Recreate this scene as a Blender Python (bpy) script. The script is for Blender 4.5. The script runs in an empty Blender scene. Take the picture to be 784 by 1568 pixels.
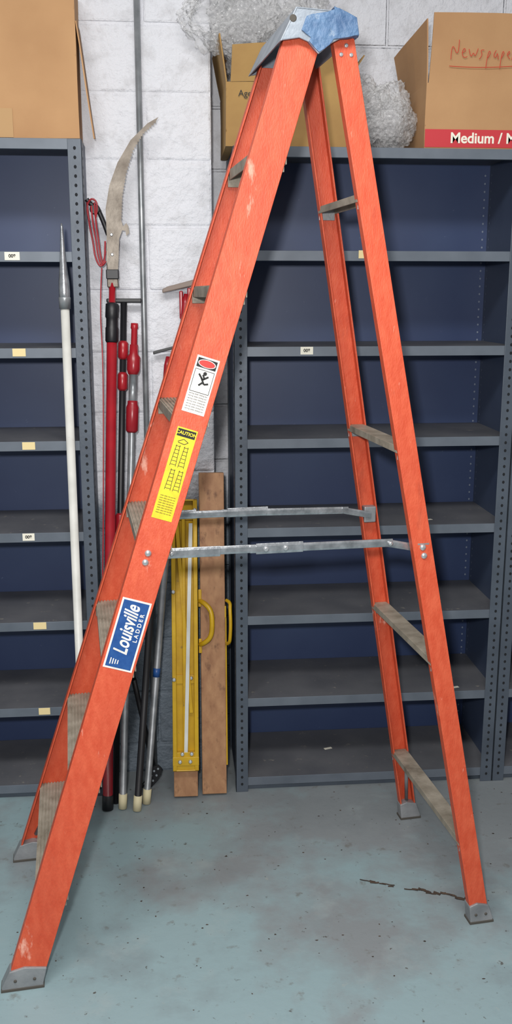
import bpy, bmesh, math, random
from mathutils import Vector, Matrix, noise
random.seed(4)
sc=bpy.context.scene
try:
    sc.view_settings.view_transform='Standard'
except Exception: pass

# ------------------------------------------------------------ materials
def mat(name,col,rough=.5,metal=0.,col2=None,scale=8.,lo=.35,hi=.65,bump=0.,bscale=60.,speck=None,stretch=None,detail=6,spec=None,bias=None):
    m=bpy.data.materials.new(name); m.use_nodes=True
    nt=m.node_tree; N=nt.nodes; L=nt.links; b=N['Principled BSDF']
    b.inputs['Roughness'].default_value=rough; b.inputs['Metallic'].default_value=metal
    if spec is not None: b.inputs['Specular IOR Level'].default_value=spec
    tc=N.new('ShaderNodeTexCoord'); vec=tc.outputs['Object']
    if stretch:
        mp=N.new('ShaderNodeMapping'); mp.inputs['Scale'].default_value=stretch
        L.new(vec,mp.inputs['Vector']); vec=mp.outputs['Vector']
    c4=lambda c:(c[0],c[1],c[2],1)
    cur=None
    if col2:
        n=N.new('ShaderNodeTexNoise'); n.inputs['Scale'].default_value=scale; n.inputs['Detail'].default_value=detail
        L.new(vec,n.inputs['Vector'])
        r=N.new('ShaderNodeValToRGB'); r.color_ramp.elements[0].position=lo; r.color_ramp.elements[1].position=hi
        r.color_ramp.elements[0].color=c4(col); r.color_ramp.elements[1].color=c4(col2)
        fac=n.outputs['Fac']
        if bias:
            n.inputs['Roughness'].default_value=.62
            dp=N.new('ShaderNodeVectorMath'); dp.operation='DOT_PRODUCT'; dp.inputs[1].default_value=(bias[0],bias[1],0)
            L.new(tc.outputs['Object'],dp.inputs[0])
            a1=N.new('ShaderNodeMath'); a1.operation='ADD'; L.new(fac,a1.inputs[0]); L.new(dp.outputs['Value'],a1.inputs[1])
            a2=N.new('ShaderNodeMath'); a2.operation='ADD'; L.new(a1.outputs[0],a2.inputs[0]); a2.inputs[1].default_value=bias[2]; fac=a2.outputs[0]
        L.new(fac,r.inputs['Fac']); cur=r.outputs['Color']
    for sp in (speck or []):
        sc_,scale_,p0,p1=sp[:4]; amt=sp[4] if len(sp)>4 else 1
        n=N.new('ShaderNodeTexNoise'); n.inputs['Scale'].default_value=scale_; n.inputs['Detail'].default_value=8
        n.inputs['Roughness'].default_value=.62
        L.new(vec,n.inputs['Vector'])
        r=N.new('ShaderNodeValToRGB'); r.color_ramp.elements[0].position=p0; r.color_ramp.elements[1].position=p1
        r.color_ramp.elements[1].color=(amt,amt,amt,1)
        L.new(n.outputs['Fac'],r.inputs['Fac'])
        mx=N.new('ShaderNodeMix'); mx.data_type='RGBA'
        L.new(r.outputs['Color'],mx.inputs[0])
        if cur: L.new(cur,mx.inputs[6])
        else: mx.inputs[6].default_value=c4(col)
        mx.inputs[7].default_value=c4(sc_); cur=mx.outputs[2]
    if cur: L.new(cur,b.inputs['Base Color'])
    else: b.inputs['Base Color'].default_value=c4(col)
    if bump>0:
        n=N.new('ShaderNodeTexNoise'); n.inputs['Scale'].default_value=bscale; n.inputs['Detail'].default_value=5
        L.new(vec,n.inputs['Vector'])
        bp=N.new('ShaderNodeBump'); bp.inputs['Strength'].default_value=bump; bp.inputs['Distance'].default_value=.01
        L.new(n.outputs['Fac'],bp.inputs['Height']); L.new(bp.outputs['Normal'],b.inputs['Normal'])
    return m
def srgb(h):
    h=h.lstrip('#'); o=[]
    for i in (0,2,4):
        c=int(h[i:i+2],16)/255; o.append(c/12.92 if c<=.04045 else ((c+.055)/1.055)**2.4)
    return tuple(o)
S=srgb
M_rail=mat('fiberglass_orange',S('c14728'),.52,0,S('cf5a3a'),70,.3,.7,.18,320,speck=[(S('efb7a2'),11,.655,.70,.8),(S('8e3a28'),17,.62,.74,.5),(S('e8a48c'),60,.66,.74,.5),(S('b5452c'),5,.5,.7,.5)],stretch=(1,1,.35))
M_alu=mat('aluminium',S('a3a4a6'),.42,.4,S('7e8083'),14,.3,.7,.08,120)
M_cap=mat('cap_grey_blue',S('9aa2ab'),.42,.3,S('78828e'),18,.3,.7,.08,120)
M_aludark=mat('aluminium_worn',S('a39b8d'),.55,.1,S('80786a'),22,.3,.7,.1,120,speck=[(S('5a5348'),9,.56,.72,.75)])
M_galv=mat('galvanised_steel',S('c0c3c7'),.26,.75,S('8e9296'),40,.3,.7,.06,150)
M_bolt=mat('bolt_steel',S('d8dadc'),.25,.8)
M_black=mat('black_plastic',S('16161a'),.45)
M_post=mat('shelf_grey_paint',S('555e69'),.45,.1,S('454d58'),7,.3,.7,.05,80)
M_edge=mat('shelf_edge_paint',S('68707a'),.45,.1,S('59616b'),9,.3,.7)
M_shelf=mat('shelf_top_dusty',S('66676b'),.55,.0,S('53555b'),6,.3,.7,.05,90,speck=[(S('8b877f'),30,.64,.74)])
M_navy=mat('shelf_navy_paint',S('2c3b60'),.45,.0,S('36466a'),3,.3,.7,speck=[(S('5c6a86'),40,.68,.76)])
M_navy2=mat('shelf_side_paint',S('354158'),.45,.0,S('404c62'),4,.3,.7)
M_hole=mat('hole_dark',S('15181d'),.9)
M_holel=mat('hole_light',S('7a8392'),.8)
M_label=mat('paper_label',S('e8e4d4'),.8)
M_labely=mat('paper_label_aged',S('e3cf9a'),.8)
M_ink=mat('ink_black',S('1b1b1b'),.7)
M_blue=mat('sticker_blue',S('1c4684'),.35,0,S('26528e'),60)
M_white=mat('sticker_white',S('e6e2dc'),.45,0,S('d0ccc6'),30)
M_yel=mat('sticker_yellow',S('e0cb26'),.4,0,S('cdb722'),50)
M_redst=mat('sticker_red',S('b82e28'),.4)
M_tape=mat('blue_tape',S('587698'),.5,0,S('3f5c80'),25,.35,.65,.5,70,speck=[(S('9aa6b2'),22,.60,.70,.7)])
M_rubber=mat('rubber_foot',S('4a4640'),.8)
M_red=mat('red_enamel',S('a01c26'),.3,0,S('8a1520'),12)
M_whitep=mat('white_pole_paint',S('d9d9d4'),.35,0,S('c4c4be'),10,speck=[(S('8d8a80'),30,.66,.74,.6)])
M_greyp=mat('grey_pole',S('9a9da0'),.35,.5,S('7c8083'),20)
M_cream=mat('cream_rubber',S('cfc4a0'),.6)
M_blade=mat('saw_blade_steel',S('7c746a'),.42,.45,S('4f463d'),18,.3,.7,.1,90)
M_wood=mat('plank_wood',S('94694a'),.65,0,S('b08560'),6,.3,.7,.12,40,stretch=(6,3,.6),speck=[(S('5f3d2a'),5,.56,.7,.8)])
M_yp=mat('yellow_paint',S('cfa61a'),.4,.05,S('b88f15'),14,.3,.7,.05,90,speck=[(S('5d5140'),30,.64,.74,.7)])
M_card=mat('cardboard',S('b68d63'),.8,0,S('a87f57'),5,.3,.7,.04,150)
M_cardd=mat('cardboard_inside',S('8c6843'),.85,0,S('7b5937'),5,.3,.7)
M_cardo=mat('cardboard_old',S('a5834c'),.8,0,S('927040'),6,.3,.7,.06,90)
M_redprint=mat('red_print',S('c03038'),.6)
M_marker=mat('red_marker',S('c2452f'),.7)
M_twig=mat('bark_debris',S('2b2420'),.9,0,S('4a3a2e'),60)

# ------------------------------------------------------------ helpers
def link(o,parent=None):
    sc.collection.objects.link(o)
    if parent: o.parent=parent
    return o
def empty(name,loc=(0,0,0),rz=0):
    e=bpy.data.objects.new(name,None); e.empty_display_size=.1; e.location=loc; e.rotation_euler=(0,0,rz); sc.collection.objects.link(e); return e
def mesh(name,vs,fs,m,parent=None,bevel=0,smooth=False,mats=None,midx=None,seg=2):
    me=bpy.data.meshes.new(name); me.from_pydata([tuple(v) for v in vs],[],fs)
    bm=bmesh.new(); bm.from_mesh(me); bmesh.ops.recalc_face_normals(bm,faces=bm.faces); bm.to_mesh(me); bm.free()
    for mm in (mats or [m]): me.materials.append(mm)
    if midx:
        for p,i in zip(me.polygons,midx): p.material_index=i
    if smooth:
        for p in me.polygons: p.use_smooth=True
    o=bpy.data.objects.new(name,me); link(o,parent)
    if bevel>0:
        md=o.modifiers.new('b','BEVEL'); md.width=bevel; md.segments=seg; md.limit_method='ANGLE'; md.angle_limit=math.radians(40)
    return o
BF=[(0,1,2,3),(4,7,6,5),(0,4,5,1),(1,5,6,2),(2,6,7,3),(3,7,4,0)]
def boxv(x0,x1,y0,y1,z0,z1):
    return [(x0,y0,z0),(x1,y0,z0),(x1,y1,z0),(x0,y1,z0),(x0,y0,z1),(x1,y0,z1),(x1,y1,z1),(x0,y1,z1)]
def box(name,x0,x1,y0,y1,z0,z1,m,parent=None,bevel=0):
    return mesh(name,boxv(x0,x1,y0,y1,z0,z1),BF,m,parent,bevel)
def boxes(name,lst,m,parent=None,bevel=0):
    vs=[];fs=[]
    for b in lst:
        k=len(vs); vs+=boxv(*b); fs+=[tuple(i+k for i in f) for f in BF]
    return mesh(name,vs,fs,m,parent,bevel)
def sweep(name,prof,p0,p1,U,V,m,parent=None,bevel=0):
    p0=Vector(p0);p1=Vector(p1);U=Vector(U);V=Vector(V)
    n=len(prof); vs=[p0+U*a+V*b for a,b in prof]+[p1+U*a+V*b for a,b in prof]
    fs=[tuple(range(n)),tuple(range(2*n-1,n-1,-1))]+[(i,(i+1)%n,n+(i+1)%n,n+i) for i in range(n)]
    return mesh(name,vs,fs,m,parent,bevel)
def lathe(name,p0,p1,secs,m,parent=None,n=20,mats=None,mi=None):
    p0=Vector(p0);d=(Vector(p1)-p0).normalized()
    a=d.orthogonal().normalized(); b=d.cross(a)
    vs=[];fs=[];idx=[]
    for (t,r) in secs:
        for i in range(n):
            an=2*math.pi*i/n; vs.append(p0+d*t+a*(r*math.cos(an))+b*(r*math.sin(an)))
    for s in range(len(secs)-1):
        for i in range(n):
            j=(i+1)%n; fs.append((s*n+i,s*n+j,(s+1)*n+j,(s+1)*n+i)); idx.append(mi[s] if mi else 0)
    fs.append(tuple(range(n))[::-1]); idx.append(mi[0] if mi else 0)
    fs.append(tuple(range((len(secs)-1)*n,len(secs)*n))); idx.append(mi[-1] if mi else 0)
    o=mesh(name,vs,fs,m,parent,0,False,mats,idx)
    for p in o.data.polygons:
        if len(p.vertices)==4: p.use_smooth=True
    return o
def rod(name,p0,p1,r,m,parent=None,n=16):
    L_=(Vector(p1)-Vector(p0)).length
    return lathe(name,p0,p1,[(0,r),(L_,r)],m,parent,n)
def tube_curve(name,pts,r,m,parent=None):
    cu=bpy.data.curves.new(name,'CURVE'); cu.dimensions='3D'; cu.bevel_depth=r; cu.bevel_resolution=3; cu.use_fill_caps=True
    sp=cu.splines.new('NURBS'); sp.points.add(len(pts)-1)
    for p,q in zip(sp.points,pts): p.co=(*q,1)
    sp.use_endpoint_u=True; sp.order_u=3
    o=bpy.data.objects.new(name,cu); sc.collection.objects.link(o)
    dg=bpy.context.evaluated_depsgraph_get(); me=bpy.data.meshes.new_from_object(o.evaluated_get(dg))
    bpy.data.objects.remove(o); me.materials.clear(); me.materials.append(m)
    for p in me.polygons: p.use_smooth=True
    return link(bpy.data.objects.new(name,me),parent)
def text(name,s,size,M,m,parent=None,shear=0,sx=1,bold=0,align='CENTER'):
    cu=bpy.data.curves.new(name,'FONT'); cu.body=s; cu.size=size; cu.align_x=align; cu.align_y='CENTER'; cu.shear=shear; cu.offset=bold; cu.extrude=.0002
    o=bpy.data.objects.new(name,cu); sc.collection.objects.link(o)
    dg=bpy.context.evaluated_depsgraph_get(); me=bpy.data.meshes.new_from_object(o.evaluated_get(dg))
    bpy.data.objects.remove(o); me.materials.clear(); me.materials.append(m)
    o=bpy.data.objects.new(name,me); link(o,parent); o.matrix_local=M@Matrix.Diagonal((sx,1,1,1)); return o
def frame(org,X,Y):
    X=Vector(X).normalized(); Y=(Vector(Y)-X*Vector(Y).dot(X)).normalized(); Z=X.cross(Y)
    M=Matrix.Identity(4)
    for i in range(3): M[i][0]=X[i];M[i][1]=Y[i];M[i][2]=Z[i];M[i][3]=org[i]
    return M
def plate(name,M,w,h,t,m,parent,bev=0):
    o=mesh(name,boxv(-w/2,w/2,-h/2,h/2,0,t),BF,m,parent,bev); o.matrix_local=M; return o

# ------------------------------------------------------------ room
M_floor=mat('painted_concrete_floor',S('81878a'),.5,0,S('889ea3'),1.7,.43,.57,.12,30,
   speck=[(S('72787c'),3.1,.53,.70,.5),(S('9aa5a6'),6,.57,.72,.45),(S('66625b'),20,.61,.71,.6),(S('433b33'),48,.645,.71,.9),(S('a7a69d'),26,.67,.75,.5)],detail=9,bias=(-.13,-.17,.47))
fl=box('floor',-3.5,4.5,-2.5,3.5,-.1,0,M_floor)
def wallmat(name,brick):
    m=bpy.data.materials.new(name); m.use_nodes=True; nt=m.node_tree;N=nt.nodes;L=nt.links;b=N['Principled BSDF']
    b.inputs['Roughness'].default_value=.5
    tc=N.new('ShaderNodeTexCoord'); sx=N.new('ShaderNodeSeparateXYZ'); L.new(tc.outputs['Object'],sx.inputs[0])
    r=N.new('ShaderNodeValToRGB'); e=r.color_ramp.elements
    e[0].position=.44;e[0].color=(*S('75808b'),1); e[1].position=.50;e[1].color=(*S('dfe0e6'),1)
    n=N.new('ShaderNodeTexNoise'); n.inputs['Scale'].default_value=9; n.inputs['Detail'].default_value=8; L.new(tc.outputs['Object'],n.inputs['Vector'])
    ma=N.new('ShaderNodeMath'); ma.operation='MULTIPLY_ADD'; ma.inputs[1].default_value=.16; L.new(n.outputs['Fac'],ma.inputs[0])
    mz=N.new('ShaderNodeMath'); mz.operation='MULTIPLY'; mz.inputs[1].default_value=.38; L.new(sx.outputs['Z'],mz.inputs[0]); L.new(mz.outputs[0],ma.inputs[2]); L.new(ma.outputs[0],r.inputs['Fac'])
    n2=N.new('ShaderNodeTexNoise'); n2.inputs['Scale'].default_value=14; n2.inputs['Detail'].default_value=9; n2.inputs['Roughness'].default_value=.65; L.new(tc.outputs['Object'],n2.inputs['Vector'])
    r2=N.new('ShaderNodeValToRGB'); r2.color_ramp.elements[0].position=.3; r2.color_ramp.elements[0].color=(.80,.79,.78,1); r2.color_ramp.elements[1].position=.5
    L.new(n2.outputs['Fac'],r2.inputs['Fac'])
    mx=N.new('ShaderNodeMix'); mx.data_type='RGBA'; mx.blend_type='MULTIPLY'; mx.inputs[0].default_value=1
    L.new(r.outputs['Color'],mx.inputs[6]); L.new(r2.outputs['Color'],mx.inputs[7]); L.new(mx.outputs[2],b.inputs['Base Color'])
    n3=N.new('ShaderNodeTexNoise'); n3.inputs['Scale'].default_value=38; n3.inputs['Detail'].default_value=10; n3.inputs['Roughness'].default_value=.6; L.new(tc.outputs['Object'],n3.inputs['Vector'])
    bp=N.new('ShaderNodeBump'); bp.inputs['Strength'].default_value=.8; bp.inputs['Distance'].default_value=.016; L.new(n3.outputs['Fac'],bp.inputs['Height'])
    last=bp.outputs['Normal']
    if brick:
        cb=N.new('ShaderNodeCombineXYZ'); L.new(sx.outputs['X'],cb.inputs[0]); L.new(sx.outputs['Z'],cb.inputs[1])
        mp=N.new('ShaderNodeMapping'); mp.inputs['Location'].default_value=(.06,.09,0); L.new(cb.outputs[0],mp.inputs['Vector'])
        bt=N.new('ShaderNodeTexBrick'); bt.inputs['Scale'].default_value=1; bt.inputs['Brick Width'].default_value=.4; bt.inputs['Row Height'].default_value=.2
        bt.inputs['Mortar Size'].default_value=.006; bt.inputs['Mortar Smooth'].default_value=.6
        bt.inputs['Color1'].default_value=(1,1,1,1);bt.inputs['Color2'].default_value=(1,1,1,1);bt.inputs['Mortar'].default_value=(0,0,0,1)
        L.new(mp.outputs[0],bt.inputs['Vector'])
        b2=N.new('ShaderNodeBump'); b2.inputs['Strength'].default_value=.8; b2.inputs['Distance'].default_value=.01
        L.new(bt.outputs['Color'],b2.inputs['Height']); L.new(last,b2.inputs['Normal']); last=b2.outputs['Normal']
    L.new(last,b.inputs['Normal']); return m
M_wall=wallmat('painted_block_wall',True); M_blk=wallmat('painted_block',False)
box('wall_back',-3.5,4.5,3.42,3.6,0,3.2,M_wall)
pil=empty('wall_pilaster')
bl=[];g=.0025; yP=3.20
zc=-.09;k=0
while zc<3.2:
    z0=max(zc,0);z1=zc+.2
    if k%2==0: xs=[(-.275,.141)]
    else: xs=[(-.275,-.07),(-.07,.141)]
    for a,b_ in xs:
        j=random.uniform(-.002,.002); bl.append((a+g,b_-g,yP+j,3.42,z0+g,z1-g))
    zc+=.2;k+=1
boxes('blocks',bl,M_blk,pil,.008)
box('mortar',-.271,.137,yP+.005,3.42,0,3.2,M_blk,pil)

# ------------------------------------------------------------ shelving
SH=[.052,.348,.644,.948,1.243,1.537,1.83,2.134]
def holes(lst,m,name,parent,r=.0045):
    vs=[];fs=[]
    for (c,ax) in lst:
        k=len(vs)
        for i in range(8):
            a=2*math.pi*i/8
            if ax=='y': vs.append((c[0]+r*math.cos(a),c[1],c[2]+r*1.2*math.sin(a)))
            else: vs.append((c[0],c[1]+r*math.cos(a),c[2]+r*1.2*math.sin(a)))
        fs.append(tuple(range(k,k+8)))
    return mesh(name,vs,fs,m,parent)
def shelf_unit(loc,rz=0,W=.915,D=.36,H=2.134,SHZ=SH):
    e=empty('metal_shelving_unit',loc,rz); f=.042;t=.003
    for i,(px,sx_) in enumerate(((0,1),(W,-1))):
        boxes(f'post_front_{i+1}',[(min(px,px+sx_*f),max(px,px+sx_*f),0,t,0,H),(min(px,px+sx_*t),max(px,px+sx_*t),0,f,0,H)],M_post,e,.001)
        boxes(f'post_back_{i+1}',[(min(px,px+sx_*f),max(px,px+sx_*f),D-t,D,0,H),(min(px,px+sx_*t),max(px,px+sx_*t),D-f,D,0,H)],M_post,e,.001)
    hl=[];hs=[];hb=[]
    z=.03
    while z<H-.02:
        for px in (f*.5,W-f*.5): hl.append(((px,-.0006,z),'y')); hb.append(((px,D-t-.0035,z),'y'))
        for px in (-.0006,W+.0006): hl.append(((px,f*.5,z),'x'))
        hs.append(((W-t-.003,D-.03,z),'x')); hs.append(((t+.003,D-.03,z),'x')); hs.append(((W-t-.003,.06,z),'x'))
        z+=.0265
    holes(hl,M_hole,'post_holes',e); holes(hb,M_holel,'back_post_holes',e,.003); holes(hs,M_holel,'side_holes',e,.003)
    box('back_panel',t,W-t,D-t-.003,D-t-.001,.02,H,M_navy,e)
    boxes('side_panels',[(t,t+.002,t,D-t,.02,H),(W-t-.002,W-t,t,D-t,.02,H)],M_navy2,e)
    for i,z in enumerate(SHZ):
        boxes(f'shelf_{i+1}',[(t+.002,W-t-.002,.006,D-.008,z-.003,z)],M_shelf,e)
        boxes(f'shelf_lip_{i+1}',[(t+.001,W-t-.001,.0035,.006,z-.03,z+.0005),(t+.001,W-t-.001,.006,.018,z-.03,z-.028)],M_edge,e,.0008)
    box('kick_plate',.004,W-.004,.02,.023,0,.03,M_post,e)
    return e
u_c=shelf_unit((.195,3.024,0))
u_r=shelf_unit((1.1115,3.024,0))
u_l=shelf_unit((-1.17,3.04,0),0,H=2.15,SHZ=[.052,.335,.640,.944,1.243,1.535,1.825,2.15])
for i,(x,y,z) in enumerate([(.86,3.1,.948),(.55,3.22,.052),(.97,3.06,.348)]):
    plate(f'scrap_{i+1}',frame((x-.195,y-3.024,z+.0008),(1,.3,0),(-.3,1,0)),.03,.012,.0006,M_label,u_c)
lb=empty('shelf_price_labels')
for i,(x,y,z,w,m) in enumerate([(-.476,3.036,1.812,.045,M_label),(-.471,3.036,1.523,.04,M_labely),(-.457,3.036,1.23,.04,M_labely),(-.473,3.036,.932,.038,M_label),(-.452,3.036,.628,.042,M_labely),(-.452,3.036,.323,.038,M_labely),(.426,3.02,1.525,.04,M_label),(.596,3.02,1.82,.022,M_labely)]):
    plate(f'tag_{i+1}',frame((x,y+.0065,z),(1,0,0),(0,0,1)),w,.024,.001,m,lb)
    if m is M_label: text(f'tag_text_{i+1}','008',.014,frame((x,y+.005,z),(1,0,0),(0,0,1)),M_ink,lb,bold=.0004)

# ------------------------------------------------------------ ladder
Ld=empty('step_ladder',(-.4373,2.402,0),math.radians(6.7))
HT=2.27
def fx(z): return .735*z/HT
def ffx(z): return .007+fx(z)
def rx(z): return 1.236-.406*z/HT
def hw(z): return .30-.135*z/HT
def rhw(z): return .29-.13*z/HT
def rail(name,xf,hf,side,w,fl,m,z0=.02,z1=HT):
    a=.5; T=.005
    prof=[(-a*w,0),(a*w,0),(a*w,fl),(a*w-T,fl),(a*w-T,T),(-a*w+T,T),(-a*w+T,fl),(-a*w,fl)]
    p0=(xf(z0),side*hf(z0),z0);p1=(xf(z1),side*hf(z1),z1)
    return sweep(name,prof,p0,p1,(1,0,0),(0,-side,0),m,Ld,.0012)
rail('front_rail_near',fx,hw,-1,.088,.03,M_rail); rail('front_rail_far',ffx,hw,1,.088,.03,M_rail)
rail('rear_rail_near',rx,rhw,-1,.052,.026,M_rail,z1=2.283); rail('rear_rail_far',rx,rhw,1,.052,.026,M_rail,z1=2.283)
d=.082; nR=9
pr=[(-d/2,-.028),(-d/2+.003,-.028),(-d/2+.003,-.004)]
pr+=[(d/2-.003,-.004),(d/2-.003,-.028),(d/2,-.028)]
for i in range(nR):
    x1=d/2-i*d/nR; x0=x1-d/nR
    pr+=[(x1,0),(x1-d/nR*.55,0),(x1-d/nR*.6,-.0028),(x0+.0002,-.0028)]
pr+=[(-d/2,-.0028)]
STZ=[.25,.54,.83,1.125,1.42,1.72,2.02]
for i,z in enumerate(STZ):
    h=hw(z)-.006
    sweep(f'step_{i+1}',pr,(fx(z),-h,z),(ffx(z),h,z),(1,0,0),(0,0,1),M_aludark,Ld)
    for s in (-1,1):
        boxes(f'step_bracket_{i+1}_{"n" if s<0 else "f"}',[(fx(z)-.036,fx(z)+.036,min(s*(h-.002),s*(h-.006)),max(s*(h-.002),s*(h-.006)),z-.045,z-.004)],M_aludark,Ld,.001)
for s in (-1,1):
    rod(f'knee_brace_{"n" if s<0 else "f"}',(fx(.08)+.0,s*(hw(.08)-.012),.08),(fx(.24),s*(hw(.24)-.11),.235),.006,M_alu,Ld,8)
RB=[.25,.77,1.33,1.93]
pb=[(-.024,0),(.024,0),(.024,-.018),(.021,-.018),(.021,-.003),(-.021,-.003),(-.021,-.018),(-.024,-.018)]
for i,z in enumerate(RB):
    h=rhw(z)-.006
    sweep(f'rear_brace_{i+1}',pb,(rx(z),-h,z),(rx(z),h,z),(1,0,0),(0,0,1),M_aludark,Ld,.001)
    for s in (-1,1): boxes(f'rear_gusset_{i+1}_{"n" if s<0 else "f"}',[(rx(z)-.022,rx(z)+.022,min(s*(h-.001),s*(h-.004)),max(s*(h-.001),s*(h-.004)),z-.035,z-.003)],M_alu,Ld,.001)
rod('rear_knee_brace',(rx(.06),rhw(.06)-.012,.06),(rx(.24),rhw(.24)-.07,.24),.006,M_alu,Ld,8)
def shoe(name,x,y,w,lean,s):
    dpt=.034; a=w/2+.003
    prof=[(-a-.004,0),(a+.004,0),(a+.004,.008),(a-.002+lean*.05,.05),(-a*.2+lean*.05,.058),(-a+lean*.05,.05),(-a-.004,.008)]
    y0=s*(abs(y)+.003); y1=s*(abs(y)-dpt)
    sweep(name,prof,(x,y0,.004),(x,y1,.004),(1,0,0),(0,0,1),M_alu,Ld,.002)
    box(name+'_pad',x-a-.006,x+a+.006,min(y0,y1)-.002,max(y0,y1)+.002,0,.007,M_rubber,Ld,.001)
    for k in (-.5,.5): lathe(name+f'_rivet_{1 if k<0 else 2}',(x+k*a+lean*.02,y0+s*0,.028),(x+k*a+lean*.02,y0+s*1,.028),[(-.002,.004),(.0015,.004),(.003,.002)],M_rubber,Ld,10)
shoe('front_shoe_near',0,-.30,.088,.324,-1);shoe('front_shoe_far',.007,.30,.088,.324,1)
shoe('rear_shoe_near',1.236,-.29,.052,-.18,-1);shoe('rear_shoe_far',1.236,.29,.052,-.18,1)
def bar(name,pA,pB,h=.02,t=.004,m=M_galv):
    return sweep(name,[(-h/2,-t/2),(-h/4,-t/2-.0015),(h/4,-t/2-.0015),(h/2,-t/2),(h/2,t/2),(-h/2,t/2)],pA,pB,(0,0,1),(0,1,0),m,Ld,.0008)
for s,nm in ((-1,'near'),(1,'far')):
    za,zb=1.085,1.06
    A=Vector((fx(za)+.005,s*(hw(za)-.036),za)); B=Vector((rx(zb)+.0,s*(rhw(zb)-.032),zb)); mid=(A+B)/2; mid.z=1.083
    bar(f'spreader_{nm}_front',A,mid+Vector((.03,0,0)),.021)
    bar(f'spreader_{nm}_rear',mid-Vector((.10,s*-.005,-.001)),B+Vector((-.07,s*-.005,.018)),.021)
    bar(f'spreader_{nm}_rear_link',B+Vector((-.09,s*-.005,.019)),B+Vector((0,s*-.005,0)),.02)
    bar(f'spreader_{nm}_stiffener',A+Vector((.03,s*.006,0)),A+Vector((.17,s*.006,-.001)),.026)
    bar(f'spreader_{nm}_hinge_plate',mid+Vector((-.085,s*.006,.001)),mid+Vector((.035,s*.006,.001)),.027)
    for q,dx in enumerate((-.06,-.01)):
        lathe(f'spreader_{nm}_pivot_{q+1}',mid+Vector((dx,s*.006,0)),mid+Vector((dx,s*2,0)),[(-.004,.007),(.005,.007),(.008,.004)],M_bolt,Ld,12)
    lathe(f'spreader_{nm}_pivot_end',B+Vector((-.078,s*.0,.018)),B+Vector((-.078,s*2,.018)),[(-.004,.006),(.006,.006),(.008,.003)],M_bolt,Ld,12)
    lathe(f'spreader_{nm}_pivot_start',A+Vector((.05,s*.006,0)),A+Vector((.05,s*2,0)),[(-.004,.006),(.005,.006),(.007,.003)],M_bolt,Ld,12)
    box(f'spreader_{nm}_bracket',B.x-.018,B.x+.018,min(B.y,s*(rhw(zb)-.001)),max(B.y,s*(rhw(zb)-.001)),B.z-.024,B.z+.024,M_alu,Ld,.003)
    for e_,(P,hwf,xf) in enumerate(((A,hw,fx),(B,rhw,rx))):
        for kk in (-1,1):
            z=P.z+kk*.011; y=s*hwf(z); xx=xf(z)+(-.008 if e_==0 else 0)
            lathe(f'spreader_{nm}_bolt_{e_}_{kk+1}',(xx,y,z),(xx,y+s,z),[(-.001,.0085),(.002,.0085),(.005,.005),(.0055,.001)],M_bolt,Ld,14)
# top cap
dz=-.024
def cz(l): return [(a,b+(dz if b>2.28 else dz*.4)) for a,b in l]
cp=cz([(.676,2.262),(.688,2.30),(.712,2.348),(.80,2.345),(.848,2.325),(.853,2.295),(.82,2.275),(.795,2.262),(.765,2.238),(.742,2.262),(.72,2.27)])
CW=.185
sweep('cap_end_near',cp,(0,-CW,0),(0,-CW+.006,0),(1,0,0),(0,0,1),M_cap,Ld,.002)
sweep('cap_end_far',cp,(0,CW,0),(0,CW-.006,0),(1,0,0),(0,0,1),M_cap,Ld,.002)
cpt=cz([(.676,2.262),(.688,2.30),(.712,2.348),(.80,2.345),(.848,2.325),(.853,2.295),(.849,2.295),(.844,2.322),(.80,2.340),(.715,2.343),(.692,2.299),(.680,2.262)])
sweep('cap_top',cpt,(0,-CW,0),(0,CW,0),(1,0,0),(0,0,1),M_cap,Ld,.001)
lathe('cap_hole',(.705,-CW,2.30),(.705,-CW-1,2.30),[(-.001,.008),(.0006,.008),(.001,.006)],M_rubber,Ld,16)
def blob(name,prof,y0,y1,m,parent,amp=.003):
    n=len(prof);st=6;vs=[]
    for j in range(st+1):
        y=y0+(y1-y0)*j/st
        for (x,z) in prof: vs.append((x,y,z))
    fs=[tuple(range(n)),tuple(range(st*n+n-1,st*n-1,-1))]
    for j in range(st):
        for i in range(n): fs.append((j*n+i,j*n+(i+1)%n,(j+1)*n+(i+1)%n,(j+1)*n+i))
    o=mesh(name,vs,fs,m,parent,.003)
    bm=bmesh.new(); bm.from_mesh(o.data); bmesh.ops.triangulate(bm,faces=bm.faces); bmesh.ops.subdivide_edges(bm,edges=bm.edges,cuts=1)
    for v in bm.verts:
        v.co+=noise.noise_vector(v.co*45)*amp
    bm.to_mesh(o.data); bm.free(); return o
blob('cap_tape_side',cz([(.724,2.30),(.736,2.330),(.762,2.336),(.785,2.341),(.81,2.350),(.852,2.333),(.858,2.296),(.835,2.276),(.80,2.27),(.79,2.258),(.765,2.241),(.742,2.262),(.745,2.285)]),-CW-.0035,-CW+.012,M_tape,Ld,.0022)
blob('cap_tape_top',cz([(.80,2.347),(.80,2.353),(.852,2.332),(.859,2.294),(.851,2.294),(.845,2.323)]),-CW-.003,-CW+.14,M_tape,Ld)
for i,(x,z,hf) in enumerate([(rx(2.235)-.012,2.235,rhw),(rx(2.235)+.012,2.235,rhw),(rx(2.235),2.255,rhw)]):
    lathe(f'cap_rivet_{i+1}',(x,-hf(z),z),(x,-hf(z)-1,z),[(-.001,.005),(.002,.005),(.0035,.003)],M_bolt,Ld,10)
def railframe(z,off=0,mode='h',du=0,dv=0):
    up=Vector((.735,.135,HT)).normalized()
    right=Vector((1,0,0)); right=(right-up*right.dot(up)).normalized()
    nrm=right.cross(up)
    o=Vector((fx(z),-hw(z),z))+nrm*off+right*du+up*dv
    return frame(o,right,up) if mode=='h' else frame(o,up,-right)
plate('sticker_warning',railframe(1.49,.0002),.055,.135,.0006,M_white,Ld)
plate('sticker_warning_head',railframe(1.49,.0008,dv=.052),.047,.022,.0003,M_ink,Ld,.0)
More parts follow.
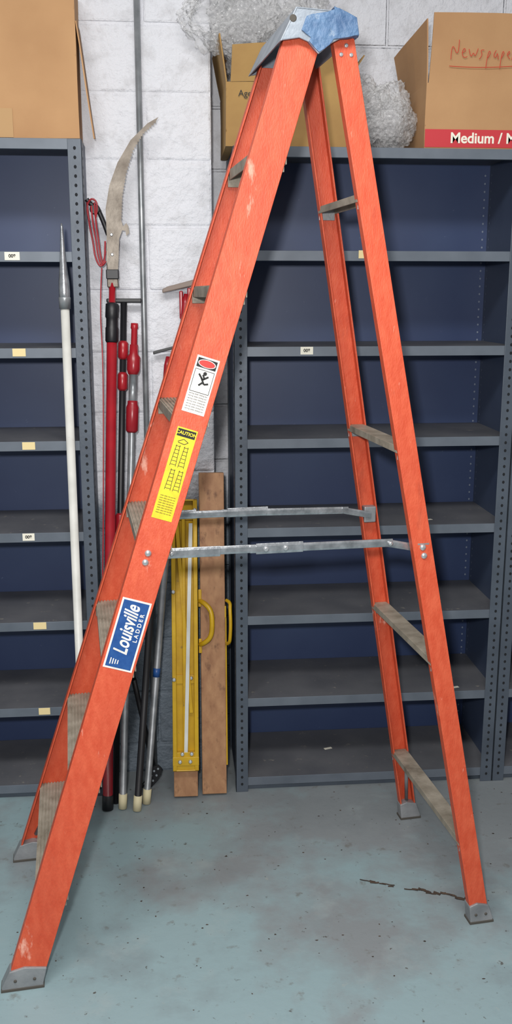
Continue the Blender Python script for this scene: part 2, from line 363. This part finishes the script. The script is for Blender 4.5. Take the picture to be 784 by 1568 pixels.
def oval(name,M,a,b,m):
    vs=[(a*math.cos(t*math.pi/12),b*math.sin(t*math.pi/12),0) for t in range(24)]+[(a*math.cos(t*math.pi/12),b*math.sin(t*math.pi/12),.0003) for t in range(24)]
    fs=[tuple(range(23,-1,-1)),tuple(range(24,48))]+[(i,(i+1)%24,24+(i+1)%24,24+i) for i in range(24)]
    o=mesh(name,vs,fs,m,Ld); o.matrix_local=M; return o
oval('sticker_warning_oval_border',railframe(1.49,.0011,dv=.052),.0215,.0095,M_white)
oval('sticker_warning_oval',railframe(1.49,.0014,dv=.052),.0195,.008,M_redst)
def strokes(name,segs,w,z,off,dv,m,du=0):
    vs=[];fs=[]
    for (x0,y0,x1,y1) in segs:
        dxy=Vector((x1-x0,y1-y0)); nn=Vector((-dxy.y,dxy.x)).normalized()*w/2; k=len(vs)
        vs+=[(x0+nn.x,y0+nn.y,0),(x1+nn.x,y1+nn.y,0),(x1-nn.x,y1-nn.y,0),(x0-nn.x,y0-nn.y,0)]; fs.append((k,k+1,k+2,k+3))
    o=mesh(name,vs,fs,m,Ld); o.matrix_local=railframe(z,off,dv=dv,du=du); return o
strokes('sticker_figure_box',[(-.023,-.017,.023,-.017),(-.023,.036,.023,.036),(-.023,-.017,-.023,.036),(.023,-.017,.023,.036)],.0012,1.49,.0012,.0,M_ink)
strokes('sticker_figure',[(-.012,.012,.0,.0),(.0,.0,.012,.010),(-.004,.004,.006,-.010),(.006,-.010,.016,-.006),(.002,-.006,-.006,-.015),(-.002,.012,.004,.002)],.0045,1.49,.0012,.014,M_ink)
oval('sticker_figure_head',railframe(1.49,.0012,dv=.029,du=.002),.0045,.0045,M_ink)
for i in range(7): text(f'sticker_line_{i}','warning: ladder climbing text',.0048,railframe(1.49,.001,dv=-.022-i*.0062),M_ink,Ld,sx=.8)
plate('sticker_caution',railframe(1.283,.0002),.05,.225,.0006,M_yel,Ld)
plate('sticker_caution_head',railframe(1.283,.0008,dv=.100),.044,.018,.0003,M_ink,Ld)
text('sticker_caution_text','CAUTION',.011,railframe(1.283,.0013,dv=.100),M_yel,Ld,bold=.0003)
for i in range(8): text(f'caution_l_{i}','ladder safety rules text text',.0042,railframe(1.283,.001,dv=-.055-i*.006),M_ink,Ld,sx=.8)
for b in range(2):
    for kx in (-.010,.010):
        strokes(f'caution_ladder_{b}_{1 if kx<0 else 2}',[(kx-.007,-.022,kx-.004,.03),(kx+.007,-.022,kx+.004,.03)]+[(kx-.006,-.018+j*.009,kx+.006,-.018+j*.009) for j in range(6)],.0012,1.283,.001,-.018+b*.058,M_ink,du=.003-.004*b)
strokes('caution_fig_hand',[(-.015,.0,-.002,.008),(-.002,.008,.010,.002),(.010,.002,.002,-.004),(.002,-.004,-.014,-.002)],.0015,1.283,.001,.078,M_ink)
plate('sticker_maker_border',railframe(.898,.0002,'v'),.178,.072,.0006,M_white,Ld,.0)
plate('sticker_maker',railframe(.898,.0008,'v'),.169,.063,.0003,M_blue,Ld)
text('sticker_maker_name','Louisville',.049,railframe(.898,.0013,'v',du=-.004,dv=.012),M_white,Ld,shear=.3,bold=.0010,sx=.68)
text('sticker_maker_sub','L A D D E R',.014,railframe(.898,.0013,'v',du=.022,dv=.022),M_white,Ld,bold=.0003)
for i in range(4): plate(f'sticker_maker_dash_{i}',railframe(.898,.0013,'v',du=-.022+i*.006,dv=-.070),.016-.002*i,.0025,.0003,M_white,Ld)

# ------------------------------------------------------------ poles
wp=empty('white_extension_pole')
a=Vector((-.322,2.985,.004));b=Vector((-.322,3.018,1.685)); Lw=(b-a).length
lathe('tube',a,b,[(0,.015),(.03,.016),(.031,.0135),(Lw,.0135)],M_whitep,wp,20,[M_cream,M_whitep],[0,0,1])
lathe('tip',b,b+(b-a),[(-.02,.016),(.02,.0175),(.05,.0165),(.10,.011),(.15,.0075),(.21,.004),(.222,.002)],M_galv,wp,20)
lathe('collar',b,b+(b-a),[(-.03,.017),(.0,.0185),(.004,.0185),(.006,.016)],M_greyp,wp,20)

ps_=empty('pole_saw')
A=Vector((-.245,2.946,.003));B=Vector((-.181,3.125,1.77));Ls=(B-A).length
lathe('tube',A,B,[(0,.019),(.05,.019),(.051,.0165),(1.56,.0165),(1.561,.0105),(Ls,.0105)],M_red,ps_,20,[M_black,M_red],[0,0,1,1,1])
lathe('lock_collar',A,B,[(1.555,.0175),(1.56,.0205),(1.60,.0205),(1.605,.0185),(1.63,.0185),(1.635,.0215),(1.675,.0205),(1.68,.012)],M_black,ps_,20)
Lp=[(-.190,1.765),(-.197,1.80),(-.194,1.879),(-.1945,1.957),(-.181,2.025),(-.154,2.092),(-.112,2.158),(-.059,2.207),(-.026,2.225)]
Rp=[(-.033,2.214),(-.075,2.178),(-.107,2.13),(-.130,2.063),(-.144,1.996),(-.149,1.928)]
te=[]
for i in range(len(Rp)-1):
    p=Vector(Rp[i]);q=Vector(Rp[i+1]);n=int((q-p).length/.009)
    for j in range(n):
        te.append(tuple(p.lerp(q,j/n))); m_=p.lerp(q,(j+.8)/n); te.append((m_.x+.0035,m_.y-.003))
poly=Lp+te+[(-.149,1.928),(-.143,1.905),(-.132,1.915),(-.126,1.905),(-.124,1.885),(-.133,1.876),(-.136,1.892),(-.146,1.893),(-.156,1.868),(-.160,1.80),(-.163,1.77)]
sweep('blade',poly,(0,3.108,0),(0,3.111,0),(1,0,0),(0,0,1),M_blade,ps_)
sweep('head_casting',[(-.198,1.72),(-.198,1.79),(-.191,1.85),(-.178,1.90),(-.165,1.90),(-.163,1.85),(-.165,1.79),(-.162,1.72)],(0,3.111,0),(0,3.135,0),(1,0,0),(0,0,1),M_blade,ps_,.003)
sweep('head_clamp',[(-.200,1.745),(-.200,1.775),(-.160,1.775),(-.160,1.745)],(0,3.103,0),(0,3.112,0),(1,0,0),(0,0,1),M_black,ps_,.003)
for z in (1.75,1.82,1.88): lathe(f'bolt_{int(z*100)}',(-.179,3.11,z),(-.179,2.9,z),[(-.002,.005),(.004,.005),(.006,.003)],M_black if z<1.8 else M_galv,ps_,10)
tube_curve('pulley_lever',[(-.252,3.115,1.985),(-.240,3.115,1.968),(-.222,3.115,1.965),(-.214,3.118,1.945),(-.20,3.12,1.91),(-.19,3.12,1.88)],.0075,M_black,ps_)
lathe('pulley',(-.228,3.105,1.955),(-.228,3.2,1.955),[(0,.013),(.004,.016),(.006,.012),(.010,.012),(.012,.016),(.016,.013)],M_black,ps_,16)
for i,(dx,dz_) in enumerate([(0,0),(.012,-.01),(.022,.0)]):
    tube_curve(f'rope_{i+1}',[(-.250+dx,3.106,1.975+dz_),(-.248+dx,3.10,1.92),(-.236+dx*.8,3.098,1.86),(-.232+dx*.8,3.10,1.81),(-.214+dx*.5,3.102,1.775),(-.199,3.104,1.80+.03*i)],.0028,M_red,ps_)
tube_curve('rope_loop',[(-.225,3.10,1.93),(-.215,3.095,1.97),(-.235,3.095,1.99),(-.255,3.10,1.96),(-.245,3.10,1.92)],.0028,M_red,ps_)
tube_curve('rope_down',[(-.212,3.10,1.78),(-.222,3.09,1.66),(-.216,3.07,1.50),(-.222,3.05,1.25),(-.236,3.0,.8),(-.258,2.94,.45),(-.262,2.92,.3)],.002,M_red,ps_)

rw=empty('telescoping_pole')
A=Vector((-.195,2.948,.003));B=Vector((-.1165,3.135,1.608));Lr=(B-A).length
lathe('tube',A,B,[(0,.0145),(.05,.0145),(.051,.0115),(1.28,.0115),(1.281,.0115),(Lr-.02,.010),(Lr-.015,.0125),(Lr,.0115)],M_red,rw,20,[M_cream,M_greyp,M_red],[0,0,1,1,2,2,2])
lathe('grip',A,B,[(1.268,.014),(1.275,.020),(1.35,.0205),(1.36,.0165),(1.37,.0165),(1.371,.0135),(1.455,.0135),(1.456,.0165),(1.47,.0215),(1.51,.0215),(1.52,.0145),(1.55,.0135)],M_red,rw,20,[M_red,M_greyp],[0,0,0,0,0,1,0,0,0,0,0])

bp_=empty('broom_handle_pole')
A=Vector((-.22,2.985,.002));B=Vector((-.150,3.160,1.675));Lb=(B-A).length
lathe('tube',A,B,[(0,.0105),(Lb,.0105)],M_black,bp_,16)
for i,(z0,z1) in enumerate([(.70,.74),(.93,1.0),(1.40,1.46),(1.50,1.56)]): lathe(f'lock_{i+1}',A,B,[(z0,.011),(z0+.008,.017),(z1-.008,.017),(z1,.011)],M_red,bp_,16)
boxes('cross_grip',[(-.205,-.092,3.150,3.168,1.672,1.686)],M_black,bp_,.004)

def squeegee(name,A,B,red,low,foot,r=.0115):
    e=empty(name); A=Vector(A);B=Vector(B);Lq=(B-A).length
    lathe('tube',A,B,[(0,r*1.25),(.05,r*1.25),(.051,r),(red[0],r),(red[0]+.001,r),(Lq-.03,r),(Lq,r*.6)],M_red,e,18,[foot,low,M_red],[0,0,1,1,2,2])
    for i,(t0,t1) in enumerate([(red[0]-.03,red[0]+.03),(red[1],red[1]+.05)]): lathe(f'lock_{i+1}',A,B,[(t0,r),(t0+.008,r*1.5),(t1-.008,r*1.5),(t1,r)],M_red,e,18)
    return e
sq=squeegee('window_squeegee_pole',(-.116,2.975,.002),(.050,3.168,1.70),(1.30,1.52),M_greyp,M_cream)
M_sqb=mat('squeegee_brown',S('7a6a60'),.5)
sweep('squeegee_head',[(-.066,-.012),(.056,.016),(.056,.030),(.05,.034),(-.05,.008),(-.066,-.0)],(.040,3.155,1.715),(.040,3.185,1.715),(1,0,0),(0,0,1),M_sqb,sq,.003)
boxes('neck',[(.028,.040,3.160,3.176,1.63,1.71),(.054,.066,3.160,3.176,1.63,1.72),(.028,.066,3.160,3.176,1.62,1.64)],M_red,sq,.004)
lathe('blue_tape_band',(-.116,2.975,.002),(.050,3.168,1.70),[(.445,.0122),(.475,.0122)],M_blue,sq,18)
s2=squeegee('floor_squeegee_pole',(-.146,2.931,.002),(-.012,3.168,1.50),(1.15,1.33),M_black,M_cream)
sweep('squeegee_head',[(-.040,-.008),(.034,.012),(.034,.020),(-.040,.002)],(-.02,3.16,1.515),(-.02,3.18,1.515),(1,0,0),(0,0,1),M_black,s2,.002)

rk=empty('roof_rake_pole')
rod('tube',(-.150,3.06,.42),(-.094,3.10,.08),.009,M_black,rk)
rod('upper_tube',(-.205,3.03,.78),(-.150,3.06,.42),.0075,M_black,rk)
vs=[(-.125,.012),(-.118,.045),(-.098,.075),(-.075,.085),(-.062,.07),(-.066,.045),(-.075,.03),(-.10,.0)]
sweep('bracket_plate',vs,(0,3.085,0),(0,3.09,0),(1,0,0),(0,0,1),M_black,rk,.001)
hv=[]
for (x,z) in [(-.112,.03),(-.1,.045),(-.09,.062),(-.076,.07),(-.095,.025),(-.082,.045)]: hv.append(((x,3.0845,z),'y'))
holes(hv,mat('hole_light2',S('8a9298'),.8),'plate_holes',rk,.0038)
rod('strut_foot',(-.120,3.088,.02),(-.135,3.085,.003),.006,M_black,rk,8)

cd=empty('conduit_pipe')
rod('pipe',(-.090,3.178,0),(-.084,3.178,3.2),.0095,M_greyp,cd,16)
for z in (.9,2.9): boxes(f'strap_{int(z*10)}',[(-.115,-.06,3.188,3.199,z,z+.02)],M_greyp,cd,.002)

# ------------------------------------------------------------ planks with yellow hardware
def lean_obj(x0,y0,x1,y1,h):
    up=Vector((x1-x0,y1-y0,h)).normalized(); X=Vector((1,0,0)); X=(X-up*X.dot(up)).normalized(); Z=X.cross(up)
    M=Matrix.Identity(4)
    for i in range(3): M[i][0]=X[i];M[i][1]=up[i];M[i][2]=Z[i]
    M[0][3]=x0;M[1][3]=y0;M[2][3]=.008
    return M
pk=empty('scaffold_plank'); M=lean_obj(.020,2.995,.031,3.145,1.03)
def addM(o,M): o.matrix_local=M; return o
addM(box('board',-.041,.041,0,.99,-.038,0,M_wood,pk,.002),M)
addM(box('yellow_web',-.043,.043,.10,1.03,0,.003,M_yp,pk,.001),M)
addM(boxes('yellow_rails',[(-.044,-.030,.10,1.03,0,.03),(.030,.044,.10,1.03,0,.03),(-.044,.044,.10,.105,0,.03),(-.044,.044,1.025,1.03,0,.03),(-.008,.003,.16,.97,0,.022)],M_yp,pk,.002),M)
addM(boxes('yellow_plates',[(-.044,.044,.10,.165,.0,.026),(-.044,.044,.96,1.03,.0,.008),(-.032,.032,.40,.43,.0,.012),(-.0445,.0445,.12,.15,.0,.031)],M_yp,pk,.001),M)
addM(sweep('strap',[(-.006,-.001),(.006,-.001),(.006,.001),(-.006,.001)],(.0,.15,.024),(.022,.95,.026),(1,0,0),(0,0,1),M_whitep,pk),M)
addM(sweep('yellow_brace',[(-.006,-.003),(.006,-.003),(.006,.003),(-.006,.003)],(-.026,.97,.018),(.02,.30,.018),(1,0,0),(0,0,1),M_yp,pk,.001),M)
for i,(x,y,zz) in enumerate([(-.02,.135,.031),(.015,.135,.031),(-.038,.42,.03),(.02,.42,.012),(-.038,.72,.03),(-.03,.995,.03),(.036,.995,.03),(-.012,.16,.026),(.02,.16,.026)]):
    addM(lathe(f'bolt_{i+1}',(x,y,zz),(x,y,1),[(-.002,.007),(.005,.007),(.008,.004)],M_bolt,pk,10),M)
pk2=empty('scaffold_plank'); M=lean_obj(.119,3.005,.125,3.155,1.13)
addM(box('board',-.042,.042,0,1.115,-.038,0,M_wood,pk2,.002),M)
addM(boxes('yellow_backing',[(.042,.047,.10,.62,-.045,-.005),(.040,.046,.62,.66,-.04,.0)],M_yp,pk2,.001),M)
for s in (-1,1):
    x0=-.043 if s<0 else .047
    addM(tube_curve('handle_'+('left' if s<0 else 'right'),[(x0,.68,.002),(x0+.012,.678,.02),(x0+(.036 if s<0 else .010),.655,.034),(x0+(.040 if s<0 else .012),.61,.038),(x0+(.036 if s<0 else .010),.56,.034),(x0+.008,.535,.02),(x0,.53,.002)],.0085 if s<0 else .006,M_yp,pk2),M)
addM(boxes('handle_plates',[(-.049,-.038,.66,.72,0,.006),(-.049,-.038,.50,.55,0,.006)],M_yp,pk2,.002),M)

# ------------------------------------------------------------ cardboard boxes
def panel(name,c,m,parent,t=.004,tin=None):
    c=[Vector(p) for p in c]; n=(c[1]-c[0]).cross(c[3]-c[0]).normalized()*t
    vs=c+[p-n for p in c]
    fs=[(0,1,2,3),(7,6,5,4)]+[(i,4+i,4+(i+1)%4,(i+1)%4) for i in range(4)]
    o=mesh(name,vs,fs,m,parent,0,False,[m,tin] if tin else None,[0,1,0,0,0,0] if tin else None)
    bm=bmesh.new(); bm.from_mesh(o.data); bmesh.ops.subdivide_edges(bm,edges=bm.edges,cuts=4,use_grid_fill=True)
    for v in bm.verts: v.co+=noise.noise_vector(v.co*6)*.0025
    bm.to_mesh(o.data); bm.free(); return o
def carton(x0,x1,y0,y1,z0,h,m,flaps):
    e=empty('cardboard_box'); z1=z0+h; zb=z0+.003
    panel('front',[(x0,y0,zb),(x1,y0,zb),(x1,y0,z1),(x0,y0,z1)],m,e,tin=M_cardd)
    panel('back',[(x1,y1,zb),(x0,y1,zb),(x0,y1,z1),(x1,y1,z1)],m,e,tin=M_cardd)
    panel('side_left',[(x0,y1,zb),(x0,y0,zb),(x0,y0,z1),(x0,y1,z1)],m,e,tin=M_cardd)
    panel('side_right',[(x1,y0,zb),(x1,y1,zb),(x1,y1,z1),(x1,y0,z1)],m,e,tin=M_cardd)
    panel('bottom',[(x0,y0,zb+.004),(x1,y0,zb+.004),(x1,y1,zb+.004),(x0,y1,zb+.004)],m,e)
    for i,f in enumerate(flaps): panel(f'flap_{i+1}',f,m,e,tin=M_cardd)
    return e
zL=2.15
c1=carton(-.86,-.262,3.062,3.185,zL,.42,M_card,[
  [(-.262,3.07,zL+.33),(-.262,3.18,zL+.33),(-.226,3.18,zL+.02),(-.222,3.08,zL+.005)],
  [(-.86,3.062,zL+.421),(-.262,3.062,zL+.421),(-.262,3.18,zL+.421),(-.86,3.18,zL+.421)]])
M_clear=mat('packing_tape',S('b59269'),.12)
box('tape_patch',-.50,-.455,3.0585,3.0595,zL+.004,zL+.085,M_clear,c1)
zM=2.134
c2=carton(.176,.545,3.06,3.38,zM,.185,M_cardo,[
  [(.176,3.36,zM+.185),(.176,3.06,zM+.185),(.156,3.045,zM+.315),(.150,3.34,zM+.31)],
  [(.19,3.058,zM+.185),(.33,3.058,zM+.187),(.335,3.03,zM+.29),(.195,3.045,zM+.285)],
  [(.345,3.06,zM+.185),(.545,3.06,zM+.185),(.535,3.085,zM+.30),(.35,3.11,zM+.29)],
  [(.545,3.06,zM+.185),(.545,3.36,zM+.185),(.60,3.35,zM+.27),(.60,3.08,zM+.27)],
  [(.54,3.38,zM+.185),(.18,3.38,zM+.185),(.19,3.385,zM+.34),(.53,3.385,zM+.33)]])
text('printing','Agent',.026,frame((.245,3.0545,zM+.152),(1,0,0),(0,0,1)),M_ink,c2)
c3=carton(.789,1.28,3.06,3.375,zM,.193,M_card,[
  [(.795,3.06,zM+.193),(1.28,3.06,zM+.193),(1.278,3.052,zM+.388),(.803,3.052,zM+.388)],
  [(.789,3.385,zM+.193),(.789,3.062,zM+.193),(.783,3.06,zM+.372),(.752,3.36,zM+.33)]])
box('red_stripe',.789,1.28,3.0575,3.0585,zM+.008,zM+.060,M_redprint,c3)
text('stripe_text','Medium / Medio',.043,frame((.868,3.0565,zM+.034),(1,0,0),(0,0,1)),M_label,c3,bold=.0010,align='LEFT')
W_=[[(0,0),(.0,.05),(.03,.0),(.03,.052)],[(.042,.018),(.058,.02),(.052,.032),(.042,.02),(.05,.002),(.064,.008)],[(.07,.028),(.078,.002),(.088,.022),(.096,.004),(.106,.03)],[(.13,.026),(.114,.028),(.126,.012),(.112,.002)],[(.14,-.022),(.145,.026),(.16,.02),(.146,.006)],[(.178,.026),(.166,.014),(.178,.004),(.184,.024),(.188,.002)],[(.196,-.022),(.2,.026),(.214,.02),(.2,.006)],[(.222,.014),(.234,.018),(.23,.026),(.22,.014),(.234,.004)],[(.242,.002),(.246,.024),(.262,.028)],[(-.005,-.018),(.12,-.024),(.265,-.014)]]
for i,w_ in enumerate(W_):
    tube_curve(f'marker_{i+1}',[(.858+x*.78,3.0525-(z+.1)*.03,zM+.258+z*1.05) for x,z in w_],.0011,M_marker,c3)

# ------------------------------------------------------------ bubble wrap (clear, crumpled, many small folds)
def bwmat():
    m=bpy.data.materials.new('bubble_wrap_plastic'); m.use_nodes=True; nt=m.node_tree;N=nt.nodes;L=nt.links;b=N['Principled BSDF']
    b.inputs['Base Color'].default_value=(.92,.92,.93,1); b.inputs['Roughness'].default_value=.10
    b.inputs['Specular IOR Level'].default_value=1.0
    lw=N.new('ShaderNodeLayerWeight'); lw.inputs['Blend'].default_value=.4
    mr=N.new('ShaderNodeMapRange'); mr.inputs['To Min'].default_value=.10; mr.inputs['To Max'].default_value=.60
    L.new(lw.outputs['Facing'],mr.inputs['Value']); L.new(mr.outputs['Result'],b.inputs['Alpha'])
    tc=N.new('ShaderNodeTexCoord'); v=N.new('ShaderNodeTexVoronoi'); v.inputs['Scale'].default_value=80; L.new(tc.outputs['Object'],v.inputs['Vector'])
    bp=N.new('ShaderNodeBump'); bp.invert=True; bp.inputs['Strength'].default_value=1.0; bp.inputs['Distance'].default_value=.006
    L.new(v.outputs['Distance'],bp.inputs['Height']); L.new(bp.outputs['Normal'],b.inputs['Normal'])
    return m
M_bw=bwmat()
def wrap(parts):
    e=empty('bubble_wrap')
    for k,(c,r,sd) in enumerate(parts):
        bm=bmesh.new(); bmesh.ops.create_icosphere(bm,subdivisions=6,radius=1)
        for v in bm.verts:
            p=v.co.copy(); n1=noise.noise(p*1.3+Vector((sd,0,0)))
            q=Vector((p.x*2.0,p.y*1.6,p.z*2.6))+noise.noise_vector(p*1.8+Vector((sd,sd,0)))*1.1
            n2=abs(noise.noise(q+Vector((0,sd,0)))); n3=abs(noise.noise(q*2.3+Vector((0,0,sd)))); n4=abs(noise.noise(q*5+Vector((sd,0,0))))
            s=1+.35*n1-.34*n2-.24*n3-.10*n4+.12
            v.co=Vector((p.x*r[0]*s,p.y*r[1]*min(s,1.05),p.z*r[2]*s))+Vector(c)
        me=bpy.data.meshes.new('sheet'); bm.to_mesh(me); bm.free(); me.materials.append(M_bw)
        for p in me.polygons: p.use_smooth=True
        o=bpy.data.objects.new(f'sheet_{k+1}',me); link(o,e)
    return e
wrap([((.34,3.22,2.53),(.18,.10,.21),3.1),((.185,3.115,2.53),(.13,.06,.11),7.7),((.42,3.22,2.42),(.12,.10,.14),1.3),((.23,3.14,2.46),(.09,.05,.07),4.4),((.30,3.16,2.52),(.15,.07,.15),12.4)])
wrap([((.695,3.19,2.243),(.096,.09,.100),5.2),((.66,3.17,2.235),(.085,.08,.086),9.2),((.70,3.18,2.235),(.075,.07,.08),2.2),((.62,3.21,2.30),(.06,.06,.07),6.1)])

# ------------------------------------------------------------ floor debris
db=empty('bark_debris')
rr=random.Random(11)
for i in range(22):
    t=i/21
    if .27<t<.42: continue
    x=.545+.29*t+rr.uniform(-.006,.006); y=2.472-.118*t+rr.uniform(-.006,.006); l=rr.uniform(.015,.04); an=-.38+rr.uniform(-.2,.2)
    pts=[(x+l*(k/3-.5)*math.cos(an),y+l*(k/3-.5)*math.sin(an)+rr.uniform(-.002,.002),.002+rr.uniform(0,.0015)) for k in range(4)]
    tube_curve(f'twig_{i+1}',pts,rr.uniform(.0012,.0026)*(1.4 if t>.5 else 1),M_twig,db)
vs=[];fs=[]
for i in range(130):
    x=rr.uniform(-.6,1.4);y=rr.uniform(1.95,3.0);r=rr.uniform(.001,.0035);k=len(vs);a0=rr.uniform(0,6)
    for j in range(5):
        aa=a0+j*1.256; vs.append((x+r*math.cos(aa)*rr.uniform(.5,1.8),y+r*math.sin(aa)*rr.uniform(.5,1.2),.0006))
    vs.append((x,y,.002)); fs+=[(k+j,k+(j+1)%5,k+5) for j in range(5)]
mesh('crumbs',vs,fs,M_twig,db)

# ------------------------------------------------------------ camera & light
cam=bpy.data.cameras.new('cam'); co=bpy.data.objects.new('camera',cam); sc.collection.objects.link(co); sc.camera=co
cam.sensor_fit='VERTICAL'; cam.sensor_height=36; cam.lens=1458/1568*36
co.location=(0,0,1.7); co.rotation_euler=(math.radians(90-12.9),0,math.radians(-5))
cam.clip_start=.05
def area(name,loc,target,size,power,sy=None,col=(1,1,1)):
    l=bpy.data.lights.new(name,'AREA'); l.energy=power; l.size=size; l.color=col
    if sy: l.shape='RECTANGLE'; l.size_y=sy
    o=bpy.data.objects.new(name,l); sc.collection.objects.link(o); o.location=loc
    o.rotation_euler=(Vector(target)-Vector(loc)).to_track_quat('-Z','Y').to_euler(); return o
area('ceiling_fluorescent_light',(-.1,1.0,3.1),(.1,1.7,0),1.8,64,.35,(1,.98,.95))
area('camera_flash_light',(-.1,-.02,1.86),(.1,2.6,1.2),.08,46,None,(1,.985,.965))
w=bpy.data.worlds.new('w'); sc.world=w; w.use_nodes=True
w.node_tree.nodes['Background'].inputs[0].default_value=(.95,.97,1,1); w.node_tree.nodes['Background'].inputs[1].default_value=.33
